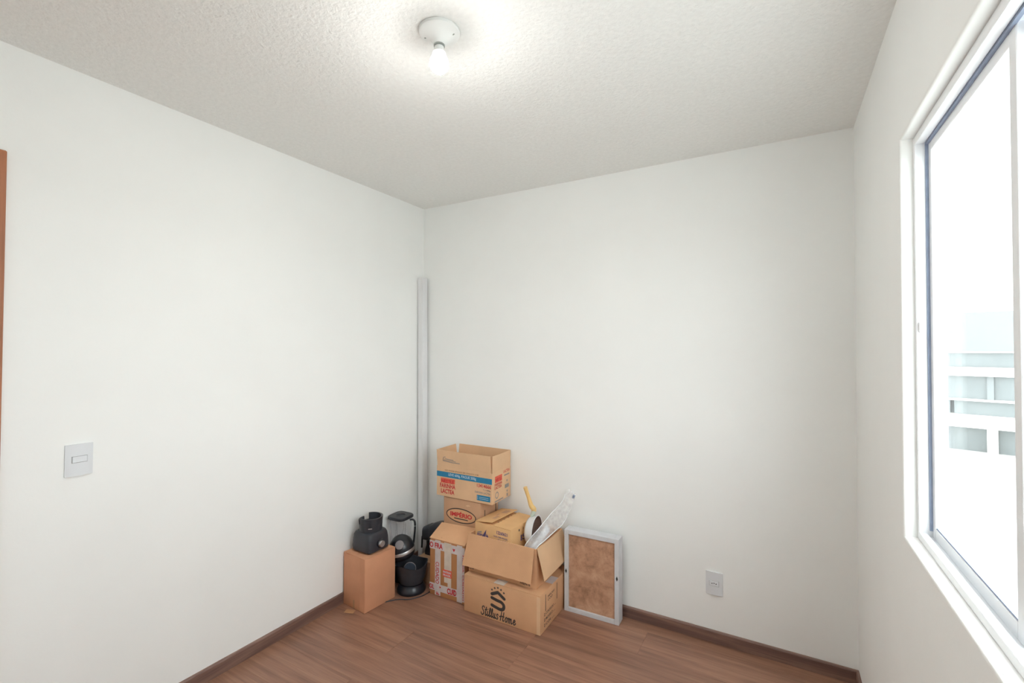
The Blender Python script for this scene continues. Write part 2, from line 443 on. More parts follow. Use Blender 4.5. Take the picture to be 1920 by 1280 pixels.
# door in the left wall (only its casing shows)
d = bpy.data.objects.new('door_1', None); C.objects.link(d); struct(d); d.location = (0, DY1, 0)
d['label'] = 'orange-brown wooden door and casing at the left edge'
obj('casing', nbox(0.0, 0.014, -0.006, 0.062, 0, 2.137, bevel=0.003), 'door', d)
obj('casing', nbox(0.0, 0.014, -0.706, -0.0062, 2.075, 2.137, bevel=0.003), 'door', d)
bm = bmesh.new(); box(bm, -TH, 0, -0.012, -0.0005, 0, DZ - 0.0005); obj('door_jamb', bm, 'door', d)
leaf = obj('door_leaf', nbox(-0.06, -0.025, -0.69, -0.014, 0.004, DZ - 0.004, bevel=0.002), 'door', d)
h = obj('door_handle', tube([(-0.024, -0.62, 1.03), (0.012, -0.62, 1.03), (0.016, -0.60, 1.03), (0.016, -0.52, 1.03)], 0.008), 'silver', leaf, True)

# window -----------------------------------------------------------
wn = bpy.data.objects.new('window_1', None); C.objects.link(wn); struct(wn); wn.location = (0, 0, 0)
wn['label'] = 'white two-sash sliding window in the right wall'
FX0, FX1 = 2.559, 2.623
fwid = 0.016
e = 0.0006
obj('sill', nbox(RW + 0.0082, FX0, WY0 + e, WY1 - e, WZ0 + 0.0001, WZ0 + 0.0009), 'sill', wn)
# outer frame: 4 members
def fr(name, x0, x1, y0, y1, z0, z1, m='white_frame', par=wn, bv=0.0012):
    return obj(name, nbox(x0, x1, y0, y1, z0, z1, bevel=bv), m, par)
fr('frame_jamb', FX0, FX1, WY1 - fwid, WY1 - e, WZ0 + e, WZ1 - e)
fr('frame_jamb', FX0, FX1, WY0 + e, WY0 + fwid, WZ0 + e, WZ1 - e)
fr('frame_head', FX0, FX0 + 0.022, WY0 + fwid, WY1 - fwid, WZ1 - 0.024, WZ1 - e)
fr('frame_head', FX0 + 0.030, FX1, WY0 + fwid, WY1 - fwid, WZ1 - 0.018, WZ1 - e)
fr('frame_rail', FX0, FX0 + 0.018, WY0 + fwid, WY1 - fwid, WZ0 + e, WZ0 + 0.021)
fr('frame_rail', FX0 + 0.0215, FX1, WY0 + fwid, WY1 - fwid, WZ0 + e, WZ0 + 0.012)
fr('track', FX0 + 0.038, FX0 + 0.041, WY0 + fwid, WY1 - fwid, WZ0 + 0.012, WZ0 + 0.02, 'white_frame', wn, 0.0004)
obj('track_gap', nbox(FX0 + 0.0182, FX0 + 0.0213, WY0 + fwid, WY1 - fwid, WZ0 + 0.001, WZ0 + 0.010), 'gasket', wn)
obj('seal', nbox(2.5812, 2.588, WY1 - fwid - 0.004, WY1 - fwid - e, WZ0 + 0.03, WZ1 - 0.03), 'gasket', wn)
obj('seal', nbox(2.5812, 2.589, WY0 + fwid, WY1 - fwid, WZ1 - 0.030, WZ1 - 0.0185), 'gasket', wn)
obj('latch', nbox(2.563, 2.5725, WY1 - fwid - 0.010, WY1 - fwid - e, 1.535, 1.565, bevel=0.002), 'white_frame', wn)
def sash(y0, y1, x0, x1, wide_near):
    zb, zt = WZ0 + 0.0125, WZ1 - 0.0245
    s = obj('sash', nbox(x0, x1, y1 - 0.024, y1, zb, zt, bevel=0.0015), 'white_frame', wn)
    obj('stile', nbox(x0, x1, y0, y0 + 0.030, zb, zt, bevel=0.0015), 'white_frame', s)
    obj('rail', nbox(x0, x1, y0 + 0.030, y1 - 0.024, zb, zb + 0.030, bevel=0.0015), 'white_frame', s)
    obj('rail', nbox(x0, x1, y0 + 0.030, y1 - 0.024, zt - 0.028, zt, bevel=0.0015), 'white_frame', s)
    xm = (x0 + x1) / 2
    obj('pane', nbox(xm - 0.002, xm + 0.002, y0 + 0.029, y1 - 0.023, zb + 0.029, zt - 0.027), 'glass', s)
    # rubber bead around the glass, four members in one strip each
    for a in ((xm - 0.0055, xm - 0.0021, y0 + 0.0302, y1 - 0.0242, zb + 0.0302, zb + 0.034),):
        obj('glazing_bead', nbox(*a), 'gasket', s)
    return s
sash(-1.456, WY1 - fwid - 0.001, 2.588, 2.6035, True)
sash(WY0 + fwid + 0.001, -1.424, 2.6055, 2.621, False)

# socket and switch -------------------------------------------------
def wall_plate(name, label, cat, loc, rz, w=0.078, h=0.115):
    t = thing(name, label, cat, loc, rz)
    # plate bowed outwards: local +y is out of the wall
    bm = bmesh.new(); n = 10; pr = []
    for i in range(n + 1):
        u = -1 + 2 * i / n; pr.append((u * w / 2, 0.004 + 0.006 * (1 - u * u)))
    top = []; bot = []
    for zz, arr in ((0.0, bot), (h, top)):
        for x, yv in pr: arr.append(bm.verts.new((x, yv, zz)))
    bt = [bm.verts.new((x, 0.0, 0.0)) for x, _ in pr]; tt = [bm.verts.new((x, 0.0, h)) for x, _ in pr]
    for i in range(n):
        bm.faces.new((bot[i], bot[i + 1], top[i + 1], top[i])); bm.faces.new((bt[i], tt[i], tt[i + 1], bt[i + 1]))
        bm.faces.new((bt[i], bt[i + 1], bot[i + 1], bot[i])); bm.faces.new((top[i], top[i + 1], tt[i + 1], tt[i]))
    bm.faces.new((bt[0], bot[0], top[0], tt[0])); bm.faces.new((bot[n], bt[n], tt[n], top[n]))
    obj('plate', bm, 'plastic_white', t, True)
    return t
sw = wall_plate('light_switch', 'white light switch plate on the left wall near the door', 'switch', (0.0002, -1.8975, 1.020), -PI / 2, 0.079, 0.114)
gap = obj('rocker_gap', nbox(-0.022, 0.022, 0.0088, 0.0100, 0.0475, 0.0715), 'plastic_line', sw)
obj('rocker', nbox(-0.0212, 0.0205, 0.0088, 0.0117, 0.0486, 0.0703, bevel=0.001), 'plastic_white', sw)
ol = wall_plate('wall_socket', 'white three-hole power socket plate low on the back wall', 'socket', (1.9345, -0.0002, 0.2405), PI, 0.080, 0.114)
def hexprism(a, b, y0, y1, cz):
    bm = bmesh.new(); pts = [(-a, 0), (-a * 0.62, b), (a * 0.62, b), (a, 0), (a * 0.62, -b), (-a * 0.62, -b)]
    rings(bm, [[(x, y0, cz + z) for x, z in pts], [(x, y1, cz + z) for x, z in pts]]); return bm
obj('module', nbox(-0.022, 0.022, 0.0085, 0.0110, 0.046, 0.070, bevel=0.0008), 'plastic_white', ol)
obj('module_gap', nbox(-0.0228, 0.0228, 0.0085, 0.0101, 0.0452, 0.0708), 'plastic_line', ol)
obj('socket_face', hexprism(0.0185, 0.0085, 0.0100, 0.0116, 0.058), 'plastic_white', ol)
for k, (dx, dz) in enumerate(((-0.0095, 0), (0, 0.0022), (0.0095, 0))):
    bm = bmesh.new(); rings(bm, [[(dx + 0.0026 * math.cos(2 * PI * i / 12), yy, 0.058 + dz + 0.0026 * math.sin(2 * PI * i / 12)) for i in range(12)] for yy in (0.0112, 0.0120)])
    obj('contact_hole', bm, 'hole', ol)

# ceiling lamp -------------------------------------------------------
lamp = thing('ceiling_lamp', 'lit bare bulb in a round white ceiling holder', 'lamp', (1.2925, -1.436, RH))
obj('ceiling_rose', lathe([(0.064, -0.0004), (0.0655, -0.004), (0.064, -0.010), (0.058, -0.0135), (0.050, -0.0155), (0.040, -0.020), (0.029, -0.028), (0.0215, -0.038), (0.020, -0.046), (0.014, -0.0462)], 48), 'rose', lamp, True)
for a in (0.35, 0.35 + PI):
    obj('screw', nbox(-0.005, 0.005, -0.0016, 0.0016, -0.0182, -0.0150), 'rose_ring', lamp, loc=(0.045 * math.cos(a), 0.045 * math.sin(a), 0))
obj('socket_ring', lathe([(0.0155, -0.0465), (0.0172, -0.0468), (0.0172, -0.0515), (0.0150, -0.052)], 28), 'rose_ring', lamp, True)
nk = obj('bulb_neck', lathe([(0.0148, -0.0522), (0.0155, -0.058), (0.0175, -0.066), (0.0205, -0.072)], 28), 'rose', lamp, True)
pf = [(0.0205, -0.0722)]
for i in range(1, 13):
    a = PI * (0.22 + 0.78 * i / 12); pf.append((0.0305 * math.sin(a), -0.105 + 0.0315 * math.cos(a)))
obj('bulb', lathe(pf, 32), 'bulb', lamp, True)

# ================================================================== DUCT in the corner
du = thing('duct_profile', 'tall white plastic duct profile leaning in the room corner', 'duct', (0.021, -0.066, 0.0))
du.rotation_euler = (0, -math.atan2(0.0195, 1.99), 0)
bm = bmesh.new(); box(bm, 0, 0.045, 0, 0.052, 0.001, 1.992, bevel=0.003, seg=2)
obj('duct_body', bm, 'pvc', du, True)
obj('duct_cover', nbox(0.005, 0.040, -0.003, -0.0002, 0.001, 1.992, bevel=0.001), 'pvc', du)

# ================================================================== CARDBOARD BOXES
def closed_box(name, label, loc, rz, w, d, h, m='card', seam='x', tape=None, gap=0.0025, lifts=(0, 0), group=None):
    """local origin at the front-left-bottom corner; +x right, +y back"""
    t = thing(name, label, 'box', loc, rz, group)
    obj('body', nbox(0, w, 0, d, 0.0008, h - 0.0036, bevel=0.0035, seg=2), m, t, True)
    z = h - 0.0034; th = 0.0030
    if seam == 'x':       # seam runs along x: front and back flap
        obj('flap', nslab([(0.001, 0.001, z + th), (w - 0.001, 0.001, z + th), (w - 0.001, d / 2 - gap / 2, z + th + lifts[0]), (0.001, d / 2 - gap / 2, z + th + lifts[0])], th), m, t)
        obj('flap', nslab([(0.001, d / 2 + gap / 2, z + th + lifts[1]), (w - 0.001, d / 2 + gap / 2, z + th + lifts[1]), (w - 0.001, d - 0.001, z + th), (0.001, d - 0.001, z + th)], th), m, t)
        if tape: obj('tape_strip', nbox(0.002, w - 0.002, d / 2 - 0.022, d / 2 + 0.022, z + th + 0.0002, z + th + 0.0006), tape, t)
    elif seam == 'y':
        obj('flap', nslab([(0.001, 0.001, z + th), (w / 2 - gap / 2, 0.001, z + th + lifts[0]), (w / 2 - gap / 2, d - 0.001, z + th + lifts[0]), (0.001, d - 0.001, z + th)], th), m, t)
        obj('flap', nslab([(w / 2 + gap / 2, 0.001, z + th + lifts[1]), (w - 0.001, 0.001, z + th), (w - 0.001, d - 0.001, z + th), (w / 2 + gap / 2, d - 0.001, z + th + lifts[1])], th), m, t)
        if tape: obj('tape_strip', nbox(w / 2 - 0.022, w / 2 + 0.022, 0.002, d - 0.002, z + th + 0.0002, z + th + 0.0006), tape, t)
    return t
X, Y, Z = (1, 0, 0), (0, 1, 0), (0, 0, 1)

# --- plain box by the left wall
lb = closed_box('cardboard_box', 'plain reddish cardboard box by the left wall under the blender base', (0.0128, -0.703, 0), math.radians(-5.2), 0.194, 0.219, 0.301, 'card_red', 'y', None, 0.002)
obj('seam_strip', nbox(0.150, 0.191, -0.0006, -0.0001, 0.006, 0.296), 'card_red', lb)
obj('tape_strip', nbox(0.090, 0.104, -0.0007, -0.0001, 0.003, 0.05), 'brown_tape', lb)

# --- box with the warning tape
fb = closed_box('taped_box', 'brown box with red lettered white warning tape between mixer and stacked boxes', (0.376, -0.363, 0), math.radians(0.8), 0.256, 0.272, 0.335, 'card_dark', None)
obj('inner_flap', nslab([(0.001, 0.002, 0.3345), (0.128, 0.002, 0.3345), (0.128, 0.270, 0.3345), (0.001, 0.270, 0.3345)], 0.0028), 'card', fb)
obj('inner_flap', nslab([(0.1285, 0.002, 0.3345), (0.255, 0.002, 0.3345), (0.255, 0.270, 0.3345), (0.1285, 0.270, 0.3345)], 0.0028), 'card', fb)
bm = bmesh.new(); slab(bm, [(-0.002, -0.002, 0.3385), (0.257, -0.002, 0.3385), (0.254, 0.121, 0.402), (-0.001, 0.118, 0.393)], 0.0032)
fbf = obj('flap', bm, 'card', fb)
on_plane('crease', [rect(0.078, 0.0795, 0.015, 0.128)], 'brown_ink', fb, (-0.002, -0.002, 0.3390), X, (0, 0.119, 0.0545), 0.0006)
def tape_front(u0, u1, v0, v1, lift, m='tape', name='tape_strip'):
    return obj(name, nbox(u0, u1, -lift - 0.0004, -lift, v0, v1), m, fb)
tape_front(-0.001, 0.257, 0.276, 0.325, 0.0004)                  # top horizontal
tape_front(-0.001, 0.257, 0.030, 0.072, 0.0004)                  # bottom horizontal
tape_front(0.040, 0.082, 0.006, 0.333, 0.0010)                   # left vertical
tape_front(0.202, 0.240, 0.004, 0.333, 0.0010)                   # right vertical
tape_front(0.110, 0.138, 0.095, 0.331, 0.0016, 'clear_tape')
tape_front(0.136, 0.162, 0.074, 0.331, 0.0021, 'clear_tape')
tape_front(0.2405, 0.2555, 0.012, 0.315, 0.0014, 'tape')
FO = lambda u, v: (u, 0.0, v)
lettering('O FRA', 'red_ink', fb, FO(0.000, 0.284), X, Z, 0.098, 0.033, 0.03, 0.0022)
on_plane('lettering', [[(0, 0), (0.008, 0.012), (-0.008, 0.012)]] + ribbon([(-0.006, 0.016), (0.0, 0.013), (0.006, 0.016)], 0.006), 'red_ink', fb, FO(0.180, 0.288), X, Z, 0.0022)
lettering('GIL', 'red_ink', fb, FO(-0.001, 0.036), X, Z, 0.036, 0.028, 0.03, 0.0022)
on_plane('lettering', [[(0, 0), (0.007, 0.011), (-0.007, 0.011)]], 'red_ink', fb, FO(0.080, 0.050), X, Z, 0.0022)
lettering('CUID', 'red_ink', fb, FO(0.132, 0.033), X, Z, 0.068, 0.034, 0.04, 0.0022)
lettering('F', 'red_ink', fb, FO(0.074, 0.010), (0, 0, 1), (-1, 0, 0), 0.016, 0.024, 0.03, 0.0022)
lettering('CUIDADO', 'red_ink', fb, FO(0.046, 0.204), (0, 0, -1), (1, 0, 0), 0.130, 0.026, 0.015, 0.0022)
lettering('FRAGIL CUIDADO', 'red_ink', fb, FO(0.2425, 0.282), (0, 0, -1), (1, 0, 0), 0.262, 0.011, 0.01, 0.0030)
on_plane('warning_label', [rect(0, 0.066, 0, 0.044)], 'pale_red_ink', fb, FO(0.100, 0.128), X, Z, 0.0031)
lettering('MANTENHA', 'white_ink', fb, FO(0.104, 0.152), X, Z, 0.056, 0.012, 0.02, 0.0036)
lettering('FRAGIL', 'white_ink', fb, FO(0.104, 0.134), X, Z, 0.056, 0.012, 0.02, 0.0036)

# --- small low box behind the mixer
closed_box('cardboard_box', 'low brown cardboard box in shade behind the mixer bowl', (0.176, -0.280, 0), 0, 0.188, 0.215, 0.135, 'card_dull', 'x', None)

# --- box with the red word in an oval
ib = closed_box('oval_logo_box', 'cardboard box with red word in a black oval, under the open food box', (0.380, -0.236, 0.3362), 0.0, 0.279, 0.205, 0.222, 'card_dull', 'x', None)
on_plane('oval', ring2d(0.135, 0.118, 0.110, 0.042, 0.0065), 'black_ink', ib, (0, 0, 0), X, Z, 0.0008)
on_plane('oval_field', [[(0.135 + 0.107 * math.cos(2 * PI * k / 40), 0.118 + 0.039 * math.sin(2 * PI * k / 40)) for k in range(40)]], 'card', ib, (0, 0, 0), X, Z, 0.0004)
lettering('IMPÉRIO', 'red_ink', ib, (0.054, 0, 0.108), X, Z, 0.164, 0.034, 0.035, 0.0012)
on_plane('underline', ribbon([(0.085, 0.098), (0.185, 0.098)], 0.006, False) , 'black_ink', ib, (0, 0, 0), X, Z, 0.0012)
obj('slot', nbox(0.2790, 0.2797, 0.045, 0.051, 0.085, 0.165), 'hole', ib)
obj('slot', nbox(0.2790, 0.2797, 0.172, 0.178, 0.110, 0.205), 'hole', ib)
obj('tear', nslab([(0.168, -0.0012, 0.186), (0.186, -0.0012, 0.180), (0.205, -0.0012, 0.190), (0.186, -0.0004, 0.194)], 0.0006), 'card_light', ib)

# --- tall open food box on top
def open_box(name, label, loc, rz, w, d, h, m, th=0.004):
    t = thing(name, label, 'box', loc, rz)
    e = 0.0003
    obj('bottom_panel', nbox(th, w - th, th, d - th, 0.0004, th), m, t)
    obj('wall_panel', nbox(0, w, 0, th, 0.0004, h), m, t)
    obj('wall_panel', nbox(0, w, d - th, d, 0.0004, h), m, t)
    obj('wall_panel', nbox(0, th, th + e, d - th - e, 0.0004, h), m, t)
    obj('wall_panel', nbox(w - th, w, th + e, d - th - e, 0.0004, h), m, t)
    return t
FW, FD, FH, FF = 0.414, 0.222, 0.186, 0.100
ob = open_box('food_box', 'tall open cardboard box with blue band, topmost of the stack in the corner', (0.330, -0.244, 0.5595), math.radians(0.5), FW, FD, FH, 'card_light')
z0, z1, th = FH + 0.0004, FH + FF, 0.004
obj('flap', nslab([(0.003, 0.0, z0), (FW - 0.008, 0.0, z0), (FW - 0.011, -0.004, z1), (0.004, -0.004, z1)], th), 'card_light', ob)
obj('flap', nslab([(FW - 0.002, FD, z0), (0.010, FD, z0), (0.014, FD + 0.004, z1), (FW - 0.002, FD + 0.004, z1)], th), 'card_light', ob)
obj('flap', nslab([(FW, 0.005, z0), (FW, FD - 0.005, z0), (FW + 0.001, FD - 0.007, z1), (FW + 0.001, 0.004, z1)], th), 'card_light', ob)
obj('flap', nslab([(0.0, FD - 0.006, z0), (0.0, 0.005, z0), (-0.006, 0.003, z1), (-0.006, FD - 0.016, z1)], th), 'card_light', ob)
O0 = (0, 0, 0)
on_plane('blue_band', [rect(0.0005, FW - 0.0005, 0.120, 0.153)], 'blue_ink', ob, O0, X, Z, 0.0006)
lettering('LEVE 600g, PAGUE 500g', 'white_ink', ob, (0.092, 0, 0.1265), X, Z, 0.208, 0.021, 0.01, 0.0011)
lettering('NÃO VENDER SEPARADO EM CONJUNTO COM', 'brown_ink', ob, (0.064, 0, 0.158), X, Z, 0.252, 0.012, 0.012, 0.0009)
on_plane('logo_block', [rect(0.032, 0.142, 0.083, 0.113)], 'pale_red_ink', ob, O0, X, Z, 0.0006)
lettering('NESTLÉ', 'red_ink', ob, (0.038, 0, 0.085), X, Z, 0.096, 0.024, 0.02, 0.0011)
lettering('FARINHA', 'red_ink', ob, (0.026, 0, 0.052), X, Z, 0.120, 0.028, 0.03, 0.0009)
lettering('LACTEA', 'red_ink', ob, (0.034, 0, 0.018), X, Z, 0.104, 0.028, 0.03, 0.0009)
lettering('13414666', 'red_ink', ob, (0.307, 0, 0.093), X, Z, 0.100, 0.022, 0.02, 0.0009)
lettering('7 x 600g', 'grey_ink', ob, (0.350, 0, 0.074), X, Z, 0.054, 0.012, 0.015, 0.0009)
lettering('FARINHA LACTEA', 'grey_ink', ob, (0.292, 0, 0.056), X, Z, 0.112, 0.013, 0.02, 0.0009)
on_plane('blue_label', [rect(0.306, 0.402, 0.014, 0.047)], 'blue_ink', ob, O0, X, Z, 0.0006)
for a in ((0.311, 0.313, 0.019, 0.042), (0.322, 0.390, 0.024, 0.026), (0.322, 0.390, 0.034, 0.036)):
    on_plane('label_line', [rect(*a)], 'white_ink', ob, O0, X, Z, 0.0011)
# small line drawing on the front flap
on_plane('line_mark', ribbon([(0.050, 0.040), (0.056, 0.058), (0.070, 0.060)], 0.003) + ribbon([(0.068, 0.050), (0.095, 0.047), (0.130, 0.046)], 0.004) + ribbon([(0.050, 0.036), (0.11, 0.031), (0.178, 0.030)], 0.004) + ribbon([(0.060, 0.042), (0.10, 0.038), (0.150, 0.038)], 0.0025),
         'grey_ink', ob, (0, -0.0003, FH + 0.0004), X, (0, -0.004, 0.0996), 0.0010)
R0 = (FW, 0, 0)
on_plane('logo_block', [rect(0.032, 0.115, 0.122, 0.160)], 'pale_red_ink', ob, R0, Y, Z, 0.0006)
lettering('NESTLÉ', 'red_ink', ob, (FW, 0.040, 0.128), Y, Z, 0.068, 0.022, 0.02, 0.0011)
lettering('FARINHA', 'red_ink', ob, (FW, 0.028, 0.102), Y, Z, 0.088, 0.017, 0.02, 0.0009)
lettering('LACTEA', 'red_ink', ob, (FW, 0.028, 0.082), Y, Z, 0.082, 0.017, 0.02, 0.0009)
lettering('LACTEA', 'red_ink', ob, (FW, 0.132, 0.160), Y, Z, 0.075, 0.017, 0.02, 0.0009)
on_plane('stamp', ring2d(0.055, 0.045, 0.017, 0.018, 0.006, 24), 'grey_ink', ob, R0, Y, Z, 0.0007)
for a in ((0.140, 0.205, 0.140, 0.148), (0.170, 0.182, 0.100, 0.112), (0.150, 0.200, 0.062, 0.085), (0.172, 0.184, 0.035, 0.047), (0.172, 0.186, 0.008, 0.026), (0.030, 0.130, 0.006, 0.014)):
    on_plane('small_print', [rect(*a)], 'grey_ink', ob, R0, Y, Z, 0.0007)

# --- big printed box on the floor
sb = closed_box('printed_box', 'long cardboard box with black house logo on the floor in front', (0.663, -0.408, 0), math.radians(0.2), 0.484, 0.385, 0.2045, 'card', 'x', None)
obj('tape_strip', nbox(0.198, 0.262, 0.0006, 0.10, 0.2043, 0.2049), 'clear_tape', sb)
obj('tape_strip', nbox(0.440, 0.483, 0.150, 0.230, 0.2043, 0.2049), 'tape', sb)
obj('edge_strip', nbox(0.463, 0.4835, -0.0007, -0.0001, 0.003, 0.198), 'card_light', sb)
SO = (0, 0, 0)
u0 = 0.222
def hw(pts, w): return ribbon(pts, w, False)
logo = hw([(u0 - 0.030, 0.142), (u0 + 0.004, 0.158)], 0.0165) + hw([(u0 + 0.004, 0.158), (u0 + 0.040, 0.134)], 0.0165)
logo += ribbon([(u0 - 0.030, 0.122), (u0 - 0.002, 0.116), (u0 + 0.024, 0.112), (u0 + 0.038, 0.098), (u0 + 0.034, 0.080), (u0 + 0.018, 0.074), (u0 - 0.006, 0.078), (u0 - 0.030, 0.084)], 0.0165)
for su, sv in ((-0.030, 0.164), (-0.014, 0.176), (0.004, 0.182), (0.022, 0.176), (0.038, 0.164)):
    logo.append([(u0 + su + (0.0076 if k % 2 == 0 else 0.0034) * math.cos(PI / 2 + 2 * PI * k / 10), sv + (0.0076 if k % 2 == 0 else 0.0034) * math.sin(PI / 2 + 2 * PI * k / 10)) for k in range(10)])
logo = [[(u0 + (a - u0) * 1.12, 0.125 + (b - 0.125) * 1.04) for a, b in f] for f in logo]
on_plane('house_logo', logo, 'black_ink', sb, SO, X, Z, 0.0008)
G = {
 'S': (0.56, [[(.52, .86), (.42, 1.0), (.22, .98), (.12, .80), (.24, .60), (.42, .44), (.44, .18), (.26, .0), (.04, .06), (-.02, .22)]]),
 't': (0.30, [[(.20, .98), (.12, .5), (.10, .12), (.18, .0), (.32, .14)], [(-.02, .66), (.32, .70)]]),
 'i': (0.28, [[(.10, .55), (.08, .14), (.16, .0), (.30, .14)], [(.13, .78), (.14, .80)]]),
 'l': (0.29, [[(.0, .12), (.16, .50), (.24, .88), (.17, 1.02), (.09, .82), (.09, .14), (.17, .0), (.30, .14)]]),
 'u': (0.48, [[(.06, .55), (.04, .16), (.13, .0), (.27, .16), (.34, .55)], [(.34, .55), (.32, .14), (.40, .0), (.50, .14)]]),
 's': (0.40, [[(.32, .50), (.20, .60), (.08, .48), (.18, .32), (.30, .17), (.20, .0), (.02, .07)]]),
 'H': (0.74, [[(.20, 1.0), (.14, .5), (.08, .0)], [(.58, 1.0), (.52, .5), (.48, .12), (.56, .0), (.68, .10)], [(-.10, .40), (.20, .50), (.66, .52)]]),
 'o': (0.44, [[(.24, .56), (.08, .44), (.04, .18), (.16, .0), (.32, .12), (.34, .40), (.24, .56), (.34, .46), (.46, .50)]]),
 'm': (0.72, [[(.06, .55), (.06, .0)], [(.06, .30), (.18, .54), (.28, .46), (.28, .0)], [(.28, .30), (.42, .54), (.52, .46), (.52, .12), (.60, .0), (.72, .12)]]),
 'e': (0.44, [[(.04, .22), (.22, .30), (.32, .44), (.22, .56), (.08, .42), (.06, .14), (.18, .0), (.34, .06), (.44, .20)]]),
 ' ': (0.16, []),
}
polys = []; pen = 0.0; sx, sy = 0.0415, 0.047
for ch in 'Stillus Home':
    w_, st = G[ch]
    for stk in st: polys += ribbon([((pen + a + 0.12 * b) * sx, b * sy) for a, b in stk], 0.0062, True, 4)
    pen += w_ * 1.12 + 0.03
sc_ = 0.222 / (pen * sx)
polys = [[(a * sc_, b) for a, b in f] for f in polys]
on_plane('script_lettering', polys, 'black_ink', sb, (0.118, 0, 0.014), X, Z, 0.0008)
SR = (0.484, 0, 0)
for a in (0.060, 0.205): on_plane('side_rule', [rect(a, a + 0.006, 0.100, 0.188)], 'black_ink', sb, SR, Y, Z, 0.0008)
lettering('FABRICADO', 'black_ink', sb, (0.484, 0.090, 0.158), Y, Z, 0.085, 0.012, 0.01, 0.0008)
lettering('COD', 'black_ink', sb, (0.484, 0.090, 0.140), Y, Z, 0.06, 0.012, 0.01, 0.0008)
for k, s_txt in enumerate(('CONTEUDO', 'MODELO', 'COR')):
    zz = 0.080 - 0.028 * k
    on_plane('tick_box', [rect(0.045, 0.058, zz, zz + 0.0025), rect(0.045, 0.058, zz + 0.012, zz + 0.0145), rect(0.045, 0.0475, zz, zz + 0.0145), rect(0.0555, 0.058, zz, zz + 0.0145)], 'black_ink', sb, SR, Y, Z, 0.0008)
    lettering(s_txt + ' ......', 'black_ink', sb, (0.484, 0.068, zz), Y, Z, 0.125 - 0.01 * k, 0.014, 0.01, 0.0008)

# --- open box with hanging flaps on top of the printed box
HX, HD, HH = 0.438, 0.337, 0.212
hb = open_box('open_box', 'open cardboard box with hanging flaps holding a box and a pan', (0.6605, -0.357, 0.2056), 0, HX, HD, HH, 'card', 0.0045)
def jag(p0, p1, n, amp):
    p0, p1 = Vector(p0), Vector(p1); o = []
    for i in range(n + 1):
        q = p0.lerp(p1, i / n); q.z += random.uniform(-amp, amp); o.append(q)
    return o
bm = bmesh.new(); N = 22
topl = [Vector((0.002, -0.0012, HH + 0.001)).lerp(Vector((HX - 0.010, -0.0012, HH + 0.001)), i / N) for i in range(N + 1)]
botl = jag((-0.018, -0.038, HH - 0.170), (HX - 0.014, -0.036, HH - 0.172), N, 0.0016)
def grid_slab(bm, A, B, th):
    nv = (A[1] - A[0]).cross(B[0] - A[0]).normalized() * th
    va = [bm.verts.new(p) for p in A]; vb = [bm.verts.new(p) for p in B]
    wa = [bm.verts.new(p - nv) for p in A]; wb = [bm.verts.new(p - nv) for p in B]
    n = len(A)
    for i in range(n - 1):
        bm.faces.new((va[i], va[i + 1], vb[i + 1], vb[i])); bm.faces.new((wa[i + 1], wa[i], wb[i], wb[i + 1]))
        bm.faces.new((va[i + 1], va[i], wa[i], wa[i + 1])); bm.faces.new((vb[i], vb[i + 1], wb[i + 1], wb[i]))
    bm.faces.new((va[0], vb[0], wb[0], wa[0])); bm.faces.new((vb[-1], va[-1], wa[-1], wb[-1]))
    return bm
obj('flap', grid_slab(bm, topl, botl, 0.004), 'card', hb)
obj('flap', nslab([(HX + 0.0012, 0.003, HH + 0.001), (HX + 0.0012, HD - 0.004, HH + 0.001), (HX + 0.046, HD - 0.006, HH - 0.152), (HX + 0.046, 0.002, HH - 0.156)], 0.004), 'card_light', hb)
obj('flap', nbox(0.0048, 0.0078, 0.008, HD - 0.008, HH - 0.14, HH + 0.001), 'card', hb)
for k, ch in enumerate('CO'): lettering(ch, 'black_ink', hb, (0.003 + 0.018 * k, 0.0, 0.012), X, Z, 0.015, 0.020, 0.02, 0.0008)
lettering('FRENTE', 'black_ink', hb, (0.340, 0.0, 0.008), X, Z, 0.062, 0.014, 0.02, 0.0008)

# --- smaller box inside it
nb = closed_box('small_box', 'small yellowish box with blue printed mark inside the open box', (0.676, -0.318, 0.2112), math.radians(-5.0), 0.254, 0.262, 0.270, 'card_yellow', 'y', None, 0.010, (0.016, 0.001))
tri = [[(0.060, 0.225), (0.072, 0.205), (0.064, 0.188), (0.046, 0.190)], [(0.074, 0.228), (0.080, 0.196), (0.070, 0.192)], [(0.088, 0.204), (0.094, 0.190), (0.084, 0.190)]]
on_plane('blue_mark', [[(0.050, 0.188), (0.078, 0.188), (0.084, 0.236)], [(0.082, 0.190), (0.104, 0.190), (0.086, 0.214)]], 'navy_ink', nb, O0, X, Z, 0.0007)
on_plane('grey_mark', [[(0.018, 0.206), (0.050, 0.212), (0.050, 0.220), (0.020, 0.212)]], 'grey_ink', nb, O0, X, Z, 0.0007)
lettering('ISIS', 'navy_ink', nb, (0.018, 0, 0.188), X, Z, 0.040, 0.017, 0.04, 0.0008)
lettering('12260621', 'navy_ink', nb, (0.158, 0, 0.228), X, Z, 0.076, 0.019, 0.02, 0.0008)
lettering('CAIXA COM UNIDADES', 'navy_ink', nb, (0.136, 0, 0.208), X, Z, 0.098, 0.010, 0.01, 0.0008)
lettering('PESO LIQUIDO', 'navy_ink', nb, (0.166, 0, 0.192), X, Z, 0.068, 0.010, 0.01, 0.0008)
for k, ch in enumerate('1206'): lettering(ch, 'black_ink', nb, (0.254, 0.080 + 0.042 * k, 0.238), Y, Z, 0.010, 0.012, 0.02, 0.0008)
lettering('ISIS', 'navy_ink', nb, (0.254, 0.100, 0.178), Y, Z, 0.110, 0.034, 0.03, 0.0008)
ft = nb
